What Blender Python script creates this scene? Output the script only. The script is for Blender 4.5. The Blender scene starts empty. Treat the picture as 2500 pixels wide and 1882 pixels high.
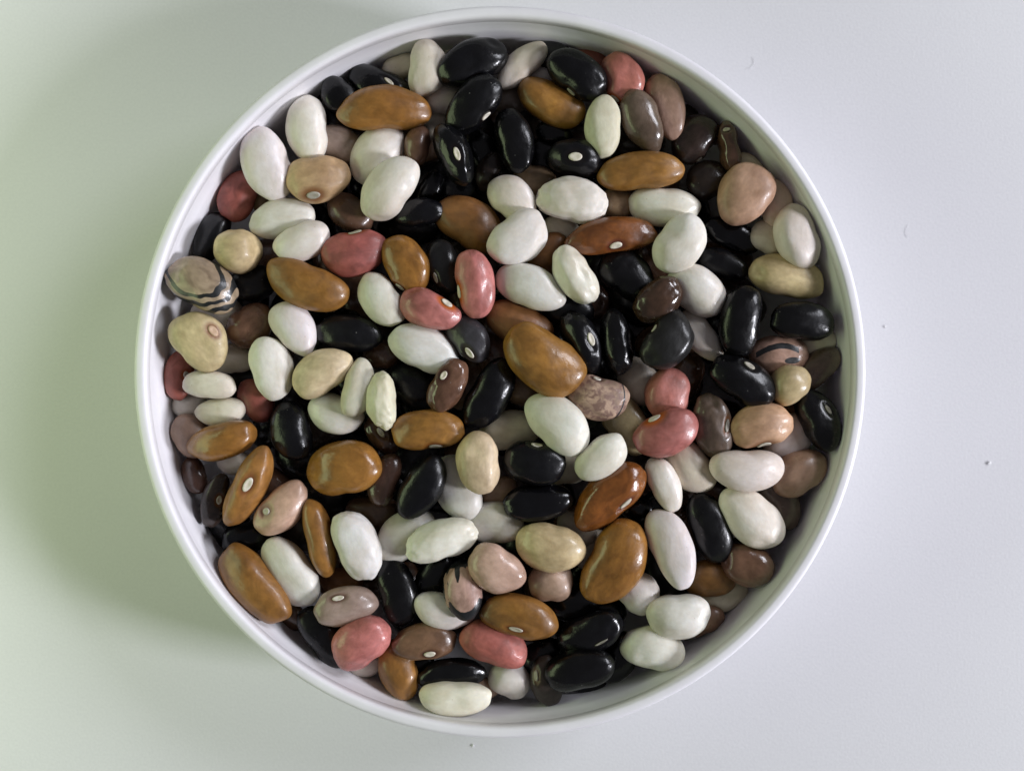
import bpy, math, random
import numpy as np
from mathutils import Vector, Matrix, noise
from mathutils.bvhtree import BVHTree

random.seed(7)
scene = bpy.context.scene
COL = scene.collection
MM = 0.001

# ------------------------------------------------------------------ camera
RIM_Z = 34.0            # top of the dish rim, mm
TABLE_Z = 6.0           # the table top, 28 mm below the rim
CAM_D = 200.0           # camera above the rim, mm
CAM_X, CAM_Y = 2.6, -2.9
CAM_H = RIM_Z + CAM_D
cam_data = bpy.data.cameras.new("camera")
cam = bpy.data.objects.new("camera", cam_data)
COL.objects.link(cam)
cam.location = (CAM_X * MM, CAM_Y * MM, CAM_H * MM)
cam.rotation_euler = (0, 0, 0)
cam_data.sensor_width = 36
cam_data.lens = 36 * CAM_D / 221.2
cam_data.clip_start = 0.005
cam_data.clip_end = 20
cam_data.dof.use_dof = True
cam_data.dof.focus_distance = (CAM_H - 28.5) * MM
cam_data.dof.aperture_fstop = cam_data.lens / 4.6
scene.camera = cam

# ------------------------------------------------------------------ light
world = bpy.data.worlds.new("World")
scene.world = world
world.use_nodes = True
bg = world.node_tree.nodes["Background"]
bg.inputs[0].default_value = (0.96, 0.93, 1.02, 1)
bg.inputs[1].default_value = 0.118


def area(name, az, el, dist, sx, sy, power, col):
    ld = bpy.data.lights.new(name, 'AREA')
    ld.shape = 'RECTANGLE'
    ld.size, ld.size_y = sx, sy
    ld.energy = power
    ld.color = col
    o = bpy.data.objects.new(name, ld)
    COL.objects.link(o)
    d = Vector((math.cos(math.radians(az)) * math.cos(math.radians(el)),
                math.sin(math.radians(az)) * math.cos(math.radians(el)),
                math.sin(math.radians(el))))
    o.location = d * dist
    o.rotation_euler = d.to_track_quat('Z', 'Y').to_euler()
    return o


area("window_light", -14, 24, 1.5, 0.22, 0.28, 20.8, (0.945, 0.95, 1.03))
area("second_window_light", 30, 30, 1.5, 0.55, 0.40, 10.8, (0.93, 0.945, 1.03))
area("green_side_light", 180, 29, 0.31, 0.34, 0.12, 0.37, (0.81, 1.0, 0.54))  # close area lamp for the green light from the left, its source unseen

scene.view_settings.view_transform = 'Standard'
scene.view_settings.look = 'None'
scene.view_settings.exposure = 0.03
scene.view_settings.gamma = 1.0
try:
    scene.cycles.use_denoising = True
    scene.cycles.max_bounces = 8
    scene.cycles.caustics_reflective = False
    scene.cycles.caustics_refractive = False
except Exception:
    pass


# ------------------------------------------------------------------ materials
def new_mat(name):
    m = bpy.data.materials.new(name)
    m.use_nodes = True
    nt = m.node_tree
    b = nt.nodes["Principled BSDF"]
    return m, nt, b


def nd(nt, t, **kw):
    n = nt.nodes.new(t)
    for k, v in kw.items():
        if k in n.inputs:
            n.inputs[k].default_value = v
        else:
            setattr(n, k, v)
    return n


def mixc(nt, fac, a, b, mode='MIX'):
    n = nt.nodes.new('ShaderNodeMix')
    n.data_type = 'RGBA'
    n.blend_type = mode
    for s, v in ((0, fac), (6, a), (7, b)):
        if hasattr(v, 'links') or hasattr(v, 'is_linked'):
            nt.links.new(v, n.inputs[s])
        else:
            n.inputs[s].default_value = v
    return n.outputs[2]


def ramp(nt, src, p0, p1, c0=(0, 0, 0, 1), c1=(1, 1, 1, 1)):
    r = nt.nodes.new('ShaderNodeValToRGB')
    r.color_ramp.elements[0].position = p0
    r.color_ramp.elements[1].position = p1
    r.color_ramp.elements[0].color = c0
    r.color_ramp.elements[1].color = c1
    nt.links.new(src, r.inputs[0])
    return r.outputs[0]


# kind: base colour, mottle colour factor, roughness, coat, ring colour, subsurface
KINDS = {
    'white':      ((0.76, 0.735, 0.675), 0.93, 0.36, 0.10, (0.60, 0.58, 0.48), 0.15),
    'warm':       ((0.68, 0.62, 0.53), 0.90, 0.45, 0.05, (0.50, 0.42, 0.30), 0.15),
    'cream':      ((0.62, 0.50, 0.27), 0.80, 0.33, 0.10, (0.45, 0.30, 0.14), 0.12),
    'tan':        ((0.56, 0.38, 0.215), 0.78, 0.34, 0.12, (0.22, 0.10, 0.04), 0.12),
    'pinktan':    ((0.51, 0.34, 0.235), 0.78, 0.30, 0.15, (0.22, 0.07, 0.06), 0.12),
    'taupe':      ((0.25, 0.188, 0.145), 0.75, 0.26, 0.25, (0.12, 0.06, 0.04), 0.05),
    'ochre':      ((0.325, 0.15, 0.032), 0.66, 0.29, 0.22, (0.16, 0.05, 0.01), 0.06),
    'brownochre': ((0.25, 0.105, 0.03), 0.70, 0.40, 0.08, (0.10, 0.03, 0.01), 0.04),
    'rust':       ((0.26, 0.085, 0.018), 0.55, 0.22, 0.35, (0.09, 0.02, 0.01), 0.03),
    'brown':      ((0.16, 0.085, 0.05), 0.65, 0.24, 0.30, (0.07, 0.025, 0.012), 0.0),
    'cocoa':      ((0.115, 0.058, 0.036), 0.60, 0.17, 0.45, (0.05, 0.018, 0.010), 0.0),
    'greybrown':  ((0.115, 0.08, 0.058), 0.65, 0.25, 0.30, (0.16, 0.06, 0.02), 0.0),
    'darkbrown':  ((0.042, 0.028, 0.022), 0.55, 0.24, 0.30, (0.10, 0.035, 0.014), 0.0),
    'charcoal':   ((0.016, 0.015, 0.016), 0.70, 0.25, 0.25, (0.022, 0.010, 0.006), 0.0),
    'black':      ((0.0045, 0.0045, 0.0055), 0.7, 0.21, 0.22, (0.006, 0.004, 0.004), 0.0),
    'pink':       ((0.52, 0.185, 0.155), 0.66, 0.30, 0.18, (0.42, 0.10, 0.015), 0.08),
    'red':        ((0.33, 0.095, 0.072), 0.62, 0.38, 0.10, (0.30, 0.06, 0.01), 0.05),
    'pinto':      ((0.50, 0.33, 0.25), 0.5, 0.40, 0.10, (0.10, 0.04, 0.03), 0.05),
    'speckled':   ((0.42, 0.27, 0.185), 0.7, 0.27, 0.25, (0.02, 0.015, 0.012), 0.05),
    'striped':    ((0.40, 0.30, 0.205), 0.6, 0.32, 0.20, (0.03, 0.02, 0.02), 0.03),
}


def bean_material(kind):
    base, mott, rough, coat, ring, sss = KINDS[kind]
    m, nt, b = new_mat(kind + "_bean_skin")
    L = nt.links.new
    tc = nd(nt, 'ShaderNodeTexCoord')
    oi = nd(nt, 'ShaderNodeObjectInfo')
    # a different piece of the pattern for every bean
    add = nd(nt, 'ShaderNodeVectorMath', operation='ADD')
    sc = nd(nt, 'ShaderNodeVectorMath', operation='SCALE')
    comb = nd(nt, 'ShaderNodeCombineXYZ')
    L(oi.outputs['Random'], comb.inputs[0]); L(oi.outputs['Random'], comb.inputs[2])
    L(comb.outputs[0], sc.inputs[0]); sc.inputs[3].default_value = 1.7
    L(tc.outputs['Object'], add.inputs[0]); L(sc.outputs[0], add.inputs[1])
    P = add.outputs[0]
    col = oi.outputs['Color']
    n1 = nd(nt, 'ShaderNodeTexNoise'); n1.inputs['Scale'].default_value = 260; n1.inputs['Detail'].default_value = 4
    n1.inputs['Distortion'].default_value = 0.8
    mp = nd(nt, 'ShaderNodeMapping'); mp.inputs['Scale'].default_value = (0.95, 1.35, 1.35)
    mp.inputs['Rotation'].default_value = (0.2, 0.4, 0.7)
    L(P, mp.inputs[0]); L(mp.outputs[0], n1.inputs[0])
    f1 = ramp(nt, n1.outputs[0], 0.35, 0.66)
    dark = mixc(nt, 1.0, col, (mott, mott * 0.97, mott * 0.93, 1), 'MULTIPLY')
    c = mixc(nt, f1, dark, col)
    n2 = nd(nt, 'ShaderNodeTexNoise'); n2.inputs['Scale'].default_value = 900; n2.inputs['Detail'].default_value = 5
    L(mp.outputs[0], n2.inputs[0])
    f2 = ramp(nt, n2.outputs[0], 0.40, 0.62, (0.86, 0.86, 0.86, 1), (1.08, 1.08, 1.08, 1))
    c = mixc(nt, 0.55 if kind not in ('white', 'warm') else 0.28, c, mixc(nt, 1.0, c, f2, 'MULTIPLY'))
    # larger faded or darker areas, different on each bean
    n8 = nd(nt, 'ShaderNodeTexNoise'); n8.inputs['Scale'].default_value = 105; n8.inputs['Detail'].default_value = 2
    L(P, n8.inputs[0])
    pale = kind in ('white', 'warm')
    f8 = ramp(nt, n8.outputs[0], 0.38, 0.62, (0.93, 0.90, 0.85, 1) if pale else (0.78, 0.76, 0.76, 1),
              (1.03, 1.04, 1.04, 1) if pale else (1.16, 1.18, 1.22, 1))
    c = mixc(nt, 0.8, c, mixc(nt, 1.0, c, f8, 'MULTIPLY'))
    # sparse dust and tiny pits
    n9 = nd(nt, 'ShaderNodeTexVoronoi'); n9.inputs['Scale'].default_value = 520
    L(P, n9.inputs['Vector'])
    darkk = kind in ('black', 'charcoal', 'darkbrown', 'cocoa', 'greybrown', 'brown')
    f9 = ramp(nt, n9.outputs['Distance'], 0.05, 0.085, (1, 1, 1, 1), (0, 0, 0, 1))
    gate = nd(nt, 'ShaderNodeMath', operation='GREATER_THAN'); gate.inputs[1].default_value = 0.55
    L(n9.outputs['Color'], gate.inputs[0])
    gm = nd(nt, 'ShaderNodeMath', operation='MULTIPLY'); L(gate.outputs[0], gm.inputs[0]); L(f9, gm.inputs[1])
    gs = nd(nt, 'ShaderNodeMath', operation='MULTIPLY'); L(gm.outputs[0], gs.inputs[0]); gs.inputs[1].default_value = 0.35 if darkk else 0.5
    c = mixc(nt, gs.outputs[0], c, (0.30, 0.29, 0.27, 1) if darkk else mixc(nt, 1.0, c, (0.62, 0.52, 0.42, 1), 'MULTIPLY'))
    if kind in ('pinto', 'speckled'):
        n3 = nd(nt, 'ShaderNodeTexNoise'); n3.inputs['Scale'].default_value = 760; n3.inputs['Detail'].default_value = 6
        n3.inputs['Distortion'].default_value = 0.5
        L(P, n3.inputs[0])
        if kind == 'pinto':
            f3 = ramp(nt, n3.outputs[0], 0.46, 0.60)
            c = mixc(nt, f3, c, (0.21, 0.125, 0.095, 1))
        else:
            f3 = ramp(nt, n3.outputs[0], 0.70, 0.73)
            c = mixc(nt, f3, c, (0.06, 0.04, 0.03, 1))
    if kind in ('striped', 'pinto'):
        at = nd(nt, 'ShaderNodeAttribute'); at.attribute_name = 'stripe'
        n4 = nd(nt, 'ShaderNodeTexNoise'); n4.inputs['Scale'].default_value = 420; n4.inputs['Detail'].default_value = 4
        L(P, n4.inputs[0])
        ma = nd(nt, 'ShaderNodeMath', operation='MULTIPLY_ADD'); L(n4.outputs[0], ma.inputs[0])
        ma.inputs[1].default_value = 0.42; L(at.outputs['Fac'], ma.inputs[2])
        f4 = ramp(nt, ma.outputs[0], 0.66, 0.72)
        c = mixc(nt, f4, c, (0.012, 0.013, 0.014, 1))
    eye = nd(nt, 'ShaderNodeAttribute'); eye.attribute_name = 'eye'
    c = mixc(nt, eye.outputs['Fac'], c, (*ring, 1))
    L(c, b.inputs['Base Color'])
    # uneven gloss
    n5 = nd(nt, 'ShaderNodeTexNoise'); n5.inputs['Scale'].default_value = 330; n5.inputs['Detail'].default_value = 3
    L(P, n5.inputs[0])
    mr = nd(nt, 'ShaderNodeMapRange'); L(n5.outputs[0], mr.inputs[0])
    mr.inputs[1].default_value = 0.3; mr.inputs[2].default_value = 0.7
    mr.inputs[3].default_value = rough * 0.75; mr.inputs[4].default_value = rough * 1.35
    rr = nd(nt, 'ShaderNodeMapRange'); L(oi.outputs['Random'], rr.inputs[0])
    rr.inputs[3].default_value = 0.80; rr.inputs[4].default_value = 1.55
    rm = nd(nt, 'ShaderNodeMath', operation='MULTIPLY'); L(mr.outputs[0], rm.inputs[0]); L(rr.outputs[0], rm.inputs[1])
    L(rm.outputs[0], b.inputs['Roughness'])
    if kind in ('black', 'charcoal', 'darkbrown'):
        b.inputs['Specular IOR Level'].default_value = 0.32
    b.inputs['Coat Weight'].default_value = coat * (0.7 if kind in ('black', 'charcoal') else 1)
    b.inputs['Coat Roughness'].default_value = 0.10 if kind not in ('white', 'warm', 'cream') else 0.2
    b.inputs['Subsurface Weight'].default_value = sss
    b.inputs['Subsurface Radius'].default_value = (1.0, 0.7, 0.45)
    b.inputs['Subsurface Scale'].default_value = 0.0012
    # fine relief: shallow dimples, thin wrinkles
    n6 = nd(nt, 'ShaderNodeTexNoise'); n6.inputs['Scale'].default_value = 480; n6.inputs['Detail'].default_value = 4
    L(mp.outputs[0], n6.inputs[0])
    n7 = nd(nt, 'ShaderNodeTexNoise'); n7.inputs['Scale'].default_value = 1500; n7.inputs['Detail'].default_value = 3
    L(P, n7.inputs[0])
    am = nd(nt, 'ShaderNodeMath', operation='MULTIPLY_ADD'); L(n7.outputs[0], am.inputs[0])
    am.inputs[1].default_value = 0.22; L(n6.outputs[0], am.inputs[2])
    bp = nd(nt, 'ShaderNodeBump'); bp.inputs['Strength'].default_value = 0.5
    bp.inputs['Distance'].default_value = 0.00018 if kind in ('white', 'warm', 'cream', 'tan', 'pinktan') else 0.00022
    L(am.outputs[0], bp.inputs['Height'])
    L(bp.outputs[0], b.inputs['Normal']); L(bp.outputs[0], b.inputs['Coat Normal'])
    return m


MATS = {k: bean_material(k) for k in KINDS}

m_hil, nt, b = new_mat("hilum_skin")
tc = nd(nt, 'ShaderNodeTexCoord'); nz = nd(nt, 'ShaderNodeTexNoise'); nz.inputs['Scale'].default_value = 900
nt.links.new(tc.outputs['Object'], nz.inputs[0])
oi = nd(nt, 'ShaderNodeObjectInfo')
f = ramp(nt, nz.outputs[0], 0.4, 0.65)
dk = mixc(nt, 1.0, oi.outputs['Color'], (0.85, 0.82, 0.76, 1), 'MULTIPLY')
nt.links.new(mixc(nt, f, dk, oi.outputs['Color']), b.inputs['Base Color'])
b.inputs['Roughness'].default_value = 0.45
bp = nd(nt, 'ShaderNodeBump'); bp.inputs['Strength'].default_value = 0.5; bp.inputs['Distance'].default_value = 0.0002
nt.links.new(nz.outputs[0], bp.inputs['Height']); nt.links.new(bp.outputs[0], b.inputs['Normal'])

m_table, nt, b = new_mat("white_laminate")
tc = nd(nt, 'ShaderNodeTexCoord')
na = nd(nt, 'ShaderNodeTexNoise'); na.inputs['Scale'].default_value = 1700; na.inputs['Detail'].default_value = 5
nb = nd(nt, 'ShaderNodeTexNoise'); nb.inputs['Scale'].default_value = 14; nb.inputs['Detail'].default_value = 5
vo = nd(nt, 'ShaderNodeTexVoronoi'); vo.inputs['Scale'].default_value = 32
for n_ in (na, nb, vo):
    nt.links.new(tc.outputs['Object'], n_.inputs['Vector'])
speck = ramp(nt, vo.outputs['Distance'], 0.012, 0.022, (0.45, 0.42, 0.38, 1), (1, 1, 1, 1))
ca = ramp(nt, na.outputs[0], 0.35, 0.65, (0.70, 0.70, 0.715, 1), (0.74, 0.74, 0.75, 1))
cb = ramp(nt, nb.outputs[0], 0.35, 0.65, (0.965, 0.965, 0.965, 1), (1, 1, 1, 1))
c = mixc(nt, 1.0, ca, cb, 'MULTIPLY')
c = mixc(nt, 0.5, c, mixc(nt, 1.0, c, speck, 'MULTIPLY'))
nt.links.new(c, b.inputs['Base Color'])
b.inputs['Roughness'].default_value = 0.5
bp = nd(nt, 'ShaderNodeBump'); bp.inputs['Strength'].default_value = 0.35; bp.inputs['Distance'].default_value = 0.00012
nt.links.new(na.outputs[0], bp.inputs['Height']); nt.links.new(bp.outputs[0], b.inputs['Normal'])

m_dish, nt, b = new_mat("white_plastic")
tc = nd(nt, 'ShaderNodeTexCoord')
na = nd(nt, 'ShaderNodeTexNoise'); na.inputs['Scale'].default_value = 160; na.inputs['Detail'].default_value = 5
nt.links.new(tc.outputs['Object'], na.inputs[0])
nt.links.new(ramp(nt, na.outputs[0], 0.3, 0.7, (0.77, 0.755, 0.785, 1), (0.81, 0.80, 0.82, 1)), b.inputs['Base Color'])
b.inputs['Roughness'].default_value = 0.38
b.inputs['Subsurface Weight'].default_value = 0.2
b.inputs['Subsurface Radius'].default_value = (1, 1, 1)
b.inputs['Subsurface Scale'].default_value = 0.0015
bp = nd(nt, 'ShaderNodeBump'); bp.inputs['Strength'].default_value = 0.3; bp.inputs['Distance'].default_value = 0.0003
nt.links.new(na.outputs[0], bp.inputs['Height']); nt.links.new(bp.outputs[0], b.inputs['Normal'])


def mesh_obj(name, verts, faces, mat, parent=None, smooth=True):
    me = bpy.data.meshes.new(name)
    me.from_pydata(verts, [], faces)
    me.polygons.foreach_set('use_smooth', [smooth] * len(me.polygons))
    me.materials.append(mat)
    me.update()
    o = bpy.data.objects.new(name, me)
    COL.objects.link(o)
    if parent:
        o.parent = parent
    return o


# ------------------------------------------------------------------ table
S = 1.6
g = 24
vs = [((i / g - .5) * 2 * S, (j / g - .5) * 2 * S, 0) for j in range(g + 1) for i in range(g + 1)]
fs = [(j * (g + 1) + i, j * (g + 1) + i + 1, (j + 1) * (g + 1) + i + 1, (j + 1) * (g + 1) + i)
      for j in range(g) for i in range(g)]
table = mesh_obj("table_top", vs, fs, m_table)
table.location.z = TABLE_Z * MM
table['kind'] = 'structure'


# ------------------------------------------------------------------ dish
def lathe(name, prof, mat, parent, n=192):
    vs, fs = [], []
    for k in range(n):
        a = 2 * math.pi * k / n
        for r, z in prof:
            vs.append((r * MM * math.cos(a), r * MM * math.sin(a), z * MM))
    m = len(prof)
    for k in range(n):
        k2 = (k + 1) % n
        for i in range(m - 1):
            fs.append((k * m + i, k * m + i + 1, k2 * m + i + 1, k2 * m + i))
    return mesh_obj(name, vs, fs, mat, parent)


dish = bpy.data.objects.new("dish", None)
COL.objects.link(dish)
dish.empty_display_size = 0.02
dish['label'] = "round white plastic dish full of mixed dried beans, standing on the table"
dish['category'] = "dish"
R_OUT, R_IN = 79.2, 76.6


def arc(cx, cz, r, a0, a1, n=6):
    return [(cx + r * math.cos(math.radians(a0 + (a1 - a0) * i / n)),
             cz + r * math.sin(math.radians(a0 + (a1 - a0) * i / n))) for i in range(n + 1)]


# body: from under the lip on the inside, down the wall, across the floor, back out underneath and up outside
body = ([(R_IN + 0.12, RIM_Z - 2.2), (R_IN, RIM_Z - 4.0)] +
        [(R_IN - 0.08, RIM_Z - 5.4), (R_IN - 0.3, RIM_Z - 6.2), (R_IN - 0.5, RIM_Z - 7.2), (R_IN - 0.75, RIM_Z - 12), (R_IN - 0.9, RIM_Z - 17)] +
        arc(R_IN - 5.5, 12.8, 4.6, 0, -90, 8) + [(40, 8.2), (0.01, 8.2)])
under = [(0.01, 6.3), (40, 6.3)] + arc(R_OUT - 5.5, 10.2, 4.0, -90, 0, 8) + [(R_OUT - 1.0, 20), (R_OUT - 0.3, RIM_Z - 2.4)]
lathe("bowl", body + under, m_dish, dish)
rim = ([(R_OUT - 0.35, RIM_Z - 3.2)] + arc(R_OUT - 1.0, RIM_Z - 1.1, 1.1, 0, 80, 7) +
       arc(R_IN + 0.95, RIM_Z - 0.95, 0.95, 95, 180, 7) + [(R_IN + 0.02, RIM_Z - 2.6), (R_IN + 0.4, RIM_Z - 3.2)])
rim.append(rim[0])
lathe("rim", rim, m_dish, dish)

# ------------------------------------------------------------------ beans
# x, y, length, width (0.1 mm in the plane of the rim), turn of the long axis, level in the heap, kind, look, options
# options: b bend, t taper, sq squareness, d depth/width, w wrinkles, c colour factor (lowered on some deep beans to paint in their shade), h hilum (x, y, length, width, turn)
B = []


def bean(x, y, L, W, ang, lev, kind, look, **o):
    B.append(dict(x=x, y=y, L=L, W=W, ang=ang, lev=lev, kind=kind, look=look, **o))


#--BEANS--
# top edge
bean(918, 132, 126, 84, 83, 5, 'warm', "upright off-white bean with a bumpy left side", b=.22, w=1.3)
bean(1020, 137, 160, 94, 24, 5, 'black', "big glossy black bean", b=-.10, sq=1, h=(1028, 174, 24, 7, 24), hc=.35)
bean(1022, 228, 152, 88, 46, 5.6, 'black', "glossy black bean with its white eye low", b=-.05, h=(1051, 252, 26, 14, 50))
bean(1128, 141, 132, 64, 43, 4, 'warm', "slim off-white bean with a small dimple")
bean(986, 108, 104, 64, 30, 2, 'warm', "sliver of an off-white bean behind the big black bean")
bean(958, 214, 92, 78, 0, 3, 'warm', "greyish white bean half covered by two black beans")
bean(864, 141, 80, 52, 20, 3, 'warm', "small tip of an off-white bean")
bean(804, 149, 146, 78, -22, 4, 'black', "black bean with a narrow tan eye", b=.2, h=(825, 139, 26, 9, -38), hc=.7)
bean(719, 182, 92, 74, -35, 4.5, 'black', "short black bean with a creased face")
bean(712, 242, 120, 74, -70, 2, 'black', "shadowed black bean")
bean(829, 238, 202, 99, 3, 5.4, 'ochre', "long ochre bean with a curved belly", b=-.22, t=.04)
bean(652, 265, 152, 92, -83, 5, 'white', "tall smooth white bean")
bean(566, 345, 158, 108, -74, 5.5, 'white', "broad white bean")
bean(687, 385, 138, 98, 12, 5.2, 'tan', "plump tan bean with a brown ringed eye", t=-.05, sq=1, h=(677, 424, 31, 15, 5), hc=.55, ring=1)
bean(733, 314, 112, 84, -12, 3, 'taupe', "dull pinkish brown bean", c=1.6)
bean(816, 333, 145, 100, 50, 4, 'white', "white bean partly under another white bean")
bean(842, 408, 158, 100, 51, 6, 'white', "large white bean with a grey shadow at its foot")
bean(903, 314, 86, 56, 80, 4.3, 'brown', "small upright brown bean with a bright glint", d=1.1, c=1.3)
bean(938, 270, 80, 60, -60, 2, 'warm', "faint white bean in a gap")
bean(981, 336, 144, 74, -66, 5.6, 'black', "upright black bean with a white eye at its centre", d=1.1, h=(987, 332, 31, 14, -72), t=-.1)
bean(1110, 304, 142, 80, -78, 4.7, 'black', "matt black bean with a pointed lower corner", sq=1, w=1.2)
bean(1042, 330, 120, 76, -60, 2, 'black', "deep black bean")
bean(1198, 288, 84, 50, -15, 3, 'black', "small black bean end")
bean(1243, 343, 124, 78, -10, 4.6, 'black', "black bean with a bright white oval eye", d=1.1, h=(1243, 338, 31, 22, 0), w=1.2)
bean(1172, 345, 100, 70, 80, 2, 'black', "black bean lost in shadow")
bean(1191, 222, 158, 88, -27, 4.2, 'ochre', "ochre bean tucked under a black bean", b=.08)
bean(1246, 161, 142, 90, -35, 5.5, 'black', "smooth black bean with a pale outline", sq=1, h=(1229, 210, 24, 6, -42), hc=.45)
bean(1304, 275, 136, 78, 87, 5.6, 'warm', "smooth cream-white egg-shaped bean", c=1.05, col=(.68, .66, .53))
bean(1354, 142, 116, 88, -66, 5, 'pink', "salmon pink bean with a small pale eye", h=(1339, 187, 24, 12, -48), hc=.7, t=.04)
bean(1280, 122, 96, 46, -16, 3, 'red', "red bean peeping out under the rim")
bean(1448, 217, 150, 76, -74, 4.4, 'speckled', "tan speckled bean with dark flecks at its top", t=-.18, sq=1)
bean(1388, 262, 142, 84, -66, 5.2, 'greybrown', "grey-brown bean with a pointed glossy end", t=-.12, c=1.15)
bean(1498, 302, 116, 90, 55, 4, 'darkbrown', "dark brown bean with a rusty edge", t=.1, h=(1514, 354, 16, 6, 50), hc=.5, c=1.3)
bean(1582, 310, 118, 50, -80, 4.4, 'cocoa', "narrow brown bean pinched at its waist", d=1.2, w=2, pinch=.28, h=(1578, 271, 16, 14, 0), hc=.75)
bean(1494, 232, 64, 54, -30, 1, 'darkbrown', "dark sliver of bean")
bean(1543, 272, 70, 50, -40, 2, 'brown', "rusty sliver of bean")
bean(1383, 371, 184, 84, 6, 5.4, 'ochre', "long ochre bean with blunt ends", sq=1)
bean(1528, 390, 96, 86, 25, 3.2, 'darkbrown', "dull dark brown bean with a sunken top")
bean(1640, 354, 96, 70, -40, 3.4, 'warm', "blurred beige bean close to the wall", col=(.52, .43, .35))
bean(1609, 422, 142, 116, 58, 5.4, 'tan', "large triangular tan bean", t=.16, col=(.54, .34, .22))
bean(1702, 422, 112, 70, -82, 4.9, 'warm', "pinkish white bean", col=(.70, .56, .48))
bean(1740, 504, 144, 93, -71, 5.4, 'white', "white bean with a grey-brown spot", col=(.74, .70, .64))
bean(1663, 513, 86, 76, -30, 3.8, 'warm', "small pale white bean", col=(.62, .54, .49))
bean(1700, 598, 170, 92, -12, 5.2, 'cream', "long yellowish cream bean", d=.8)
bean(1581, 509, 130, 66, -25, 3.4, 'black', "black bean with a ridge and a glinting tip", sq=1)
bean(1560, 571, 124, 60, -20, 3.2, 'black', "lower black bean with a glinting tip")
bean(1437, 446, 154, 86, -3, 4.4, 'white', "long greyish white bean", sq=1, b=.06)
bean(1468, 526, 138, 101, 55, 6, 'white', "smooth broad white bean", sq=1)
bean(1238, 433, 156, 98, -9, 5.2, 'white', "white bean with a dented pitted face", w=2.2)
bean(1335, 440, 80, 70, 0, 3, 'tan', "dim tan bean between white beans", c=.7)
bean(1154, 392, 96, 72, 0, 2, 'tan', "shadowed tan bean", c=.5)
bean(1056, 372, 88, 50, 68, 2.4, 'darkbrown', "thin dark brown bean in shadow")
bean(1107, 431, 120, 86, -42, 4.4, 'white', "white bean touching another white bean below it")
bean(1118, 515, 138, 106, 36, 6, 'white', "broad flat off-white bean", sq=1, w=1.3, d=.62)
bean(1146, 621, 158, 92, -22, 5.5, 'white', "long white bean with a glossy right tip", col=(.70, .71, .66))
bean(1242, 594, 142, 80, -58, 6.1, 'white', "white bean standing on edge with a split seam", w=1.5, d=1.0, col=(.73, .72, .60))
bean(1320, 511, 204, 80, 8, 5.3, 'rust', "long rusty brown bean with a white eye", b=-.16, w=1.6, h=(1331, 532, 29, 11, 14))
bean(1181, 555, 116, 74, 60, 3, 'brownochre', "dull brown bean between two white beans")
bean(1213, 497, 84, 64, -30, 2.8, 'warm', "grey-white bean in a gap", c=.8)
bean(1354, 595, 134, 94, -35, 4.2, 'black', "angular black bean", sq=1)
bean(1015, 484, 166, 106, -32, 3.6, 'brownochre', "big dull ochre-brown bean")
bean(907, 460, 108, 62, 8, 4.4, 'black', "shiny black bean with rounded right end")
bean(931, 404, 80, 50, 60, 2.4, 'black', "small shiny black bean end")
bean(985, 410, 100, 70, 0, 1, 'black', "black bean in the depth")
bean(756, 459, 110, 78, -35, 3, 'brown', "dusky brown bean with a lighter edge")
bean(764, 546, 140, 98, 8, 5.2, 'red', "dusty red kidney bean with a pale eye on top", b=.12, sq=1, h=(766, 500, 32, 11, 8), hc=.8)
bean(876, 570, 134, 96, -60, 5.3, 'ochre', "shiny ochre bean with a large highlight", h=(863, 622, 25, 12, -58), hc=.75, t=.06)
bean(960, 577, 120, 74, -72, 4.5, 'charcoal', "black-brown bean with a slit-like pale eye", h=(940, 601, 26, 9, -82), hc=.6)
bean(1026, 613, 152, 87, -82, 6.4, 'pink', "upright rose pink bean with a white eye", b=-.06, h=(989, 630, 31, 13, -75), ring=1)
bean(930, 668, 138, 82, -22, 6, 'pink', "rose pink bean with an orange ringed white eye", h=(966, 653, 29, 16, -36), ring=1, t=-.2)
bean(823, 646, 132, 84, -55, 5.3, 'white', "glossy white bean with a bump like a seal", w=1.3, col=(.72, .73, .66))
bean(610, 473, 148, 84, 12, 4.6, 'white', "white bean with tiny brown specks", b=-.1, col=(.70, .70, .60))
bean(652, 522, 130, 82, 22, 5.4, 'white', "short white bean with fine wrinkles", b=.08)
bean(514, 541, 100, 96, 0, 5, 'tan', "round tan bean seen end-on", d=1.1, col=(.58, .44, .25))
bean(664, 615, 190, 98, -21, 5.5, 'ochre', "large ochre bean with a knobbly glossy end", b=.14, sq=1)
bean(546, 611, 104, 80, 10, 2.4, 'charcoal', "dull black bean in shadow", rough=1)
bean(445, 508, 120, 68, 65, 3.2, 'black', "black bean leaning on the left wall")
bean(513, 421, 116, 80, 65, 3.4, 'red', "dull pink-red bean tapering to a point", t=-.1, c=1.25)
bean(564, 434, 50, 34, 60, 2, 'tan', "tiny tan sliver", c=.7)
bean(436, 616, 162, 106, -28, 6.2, 'striped', "beige bean with black zebra stripes", sq=1, st='rings')
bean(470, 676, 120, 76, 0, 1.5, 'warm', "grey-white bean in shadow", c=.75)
bean(541, 703, 110, 92, 35, 3.3, 'brown', "dull wrinkled reddish brown bean", c=1.5, w=1.6)
bean(431, 737, 138, 112, -50, 6, 'tan', "flat translucent tan bean with an orange tinged eye", d=.62, h=(461, 714, 29, 20, -50), hc=.8, hcol=(.72, .50, .33), col=(.60, .50, .27))
bean(635, 709, 132, 88, -52, 5.3, 'white', "slanting smooth white bean")
bean(586, 796, 140, 94, -74, 5.5, 'white', "upright white bean with a flat lower end", b=-.08)
bean(696, 805, 140, 90, 30, 6, 'cream', "cream bean with a broad glossy highlight", t=-.05, col=(.66, .54, .34))
bean(773, 838, 130, 70, 76, 6, 'warm', "narrow grey-white curved bean", b=.16, d=1.1, col=(.68, .65, .52))
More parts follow.
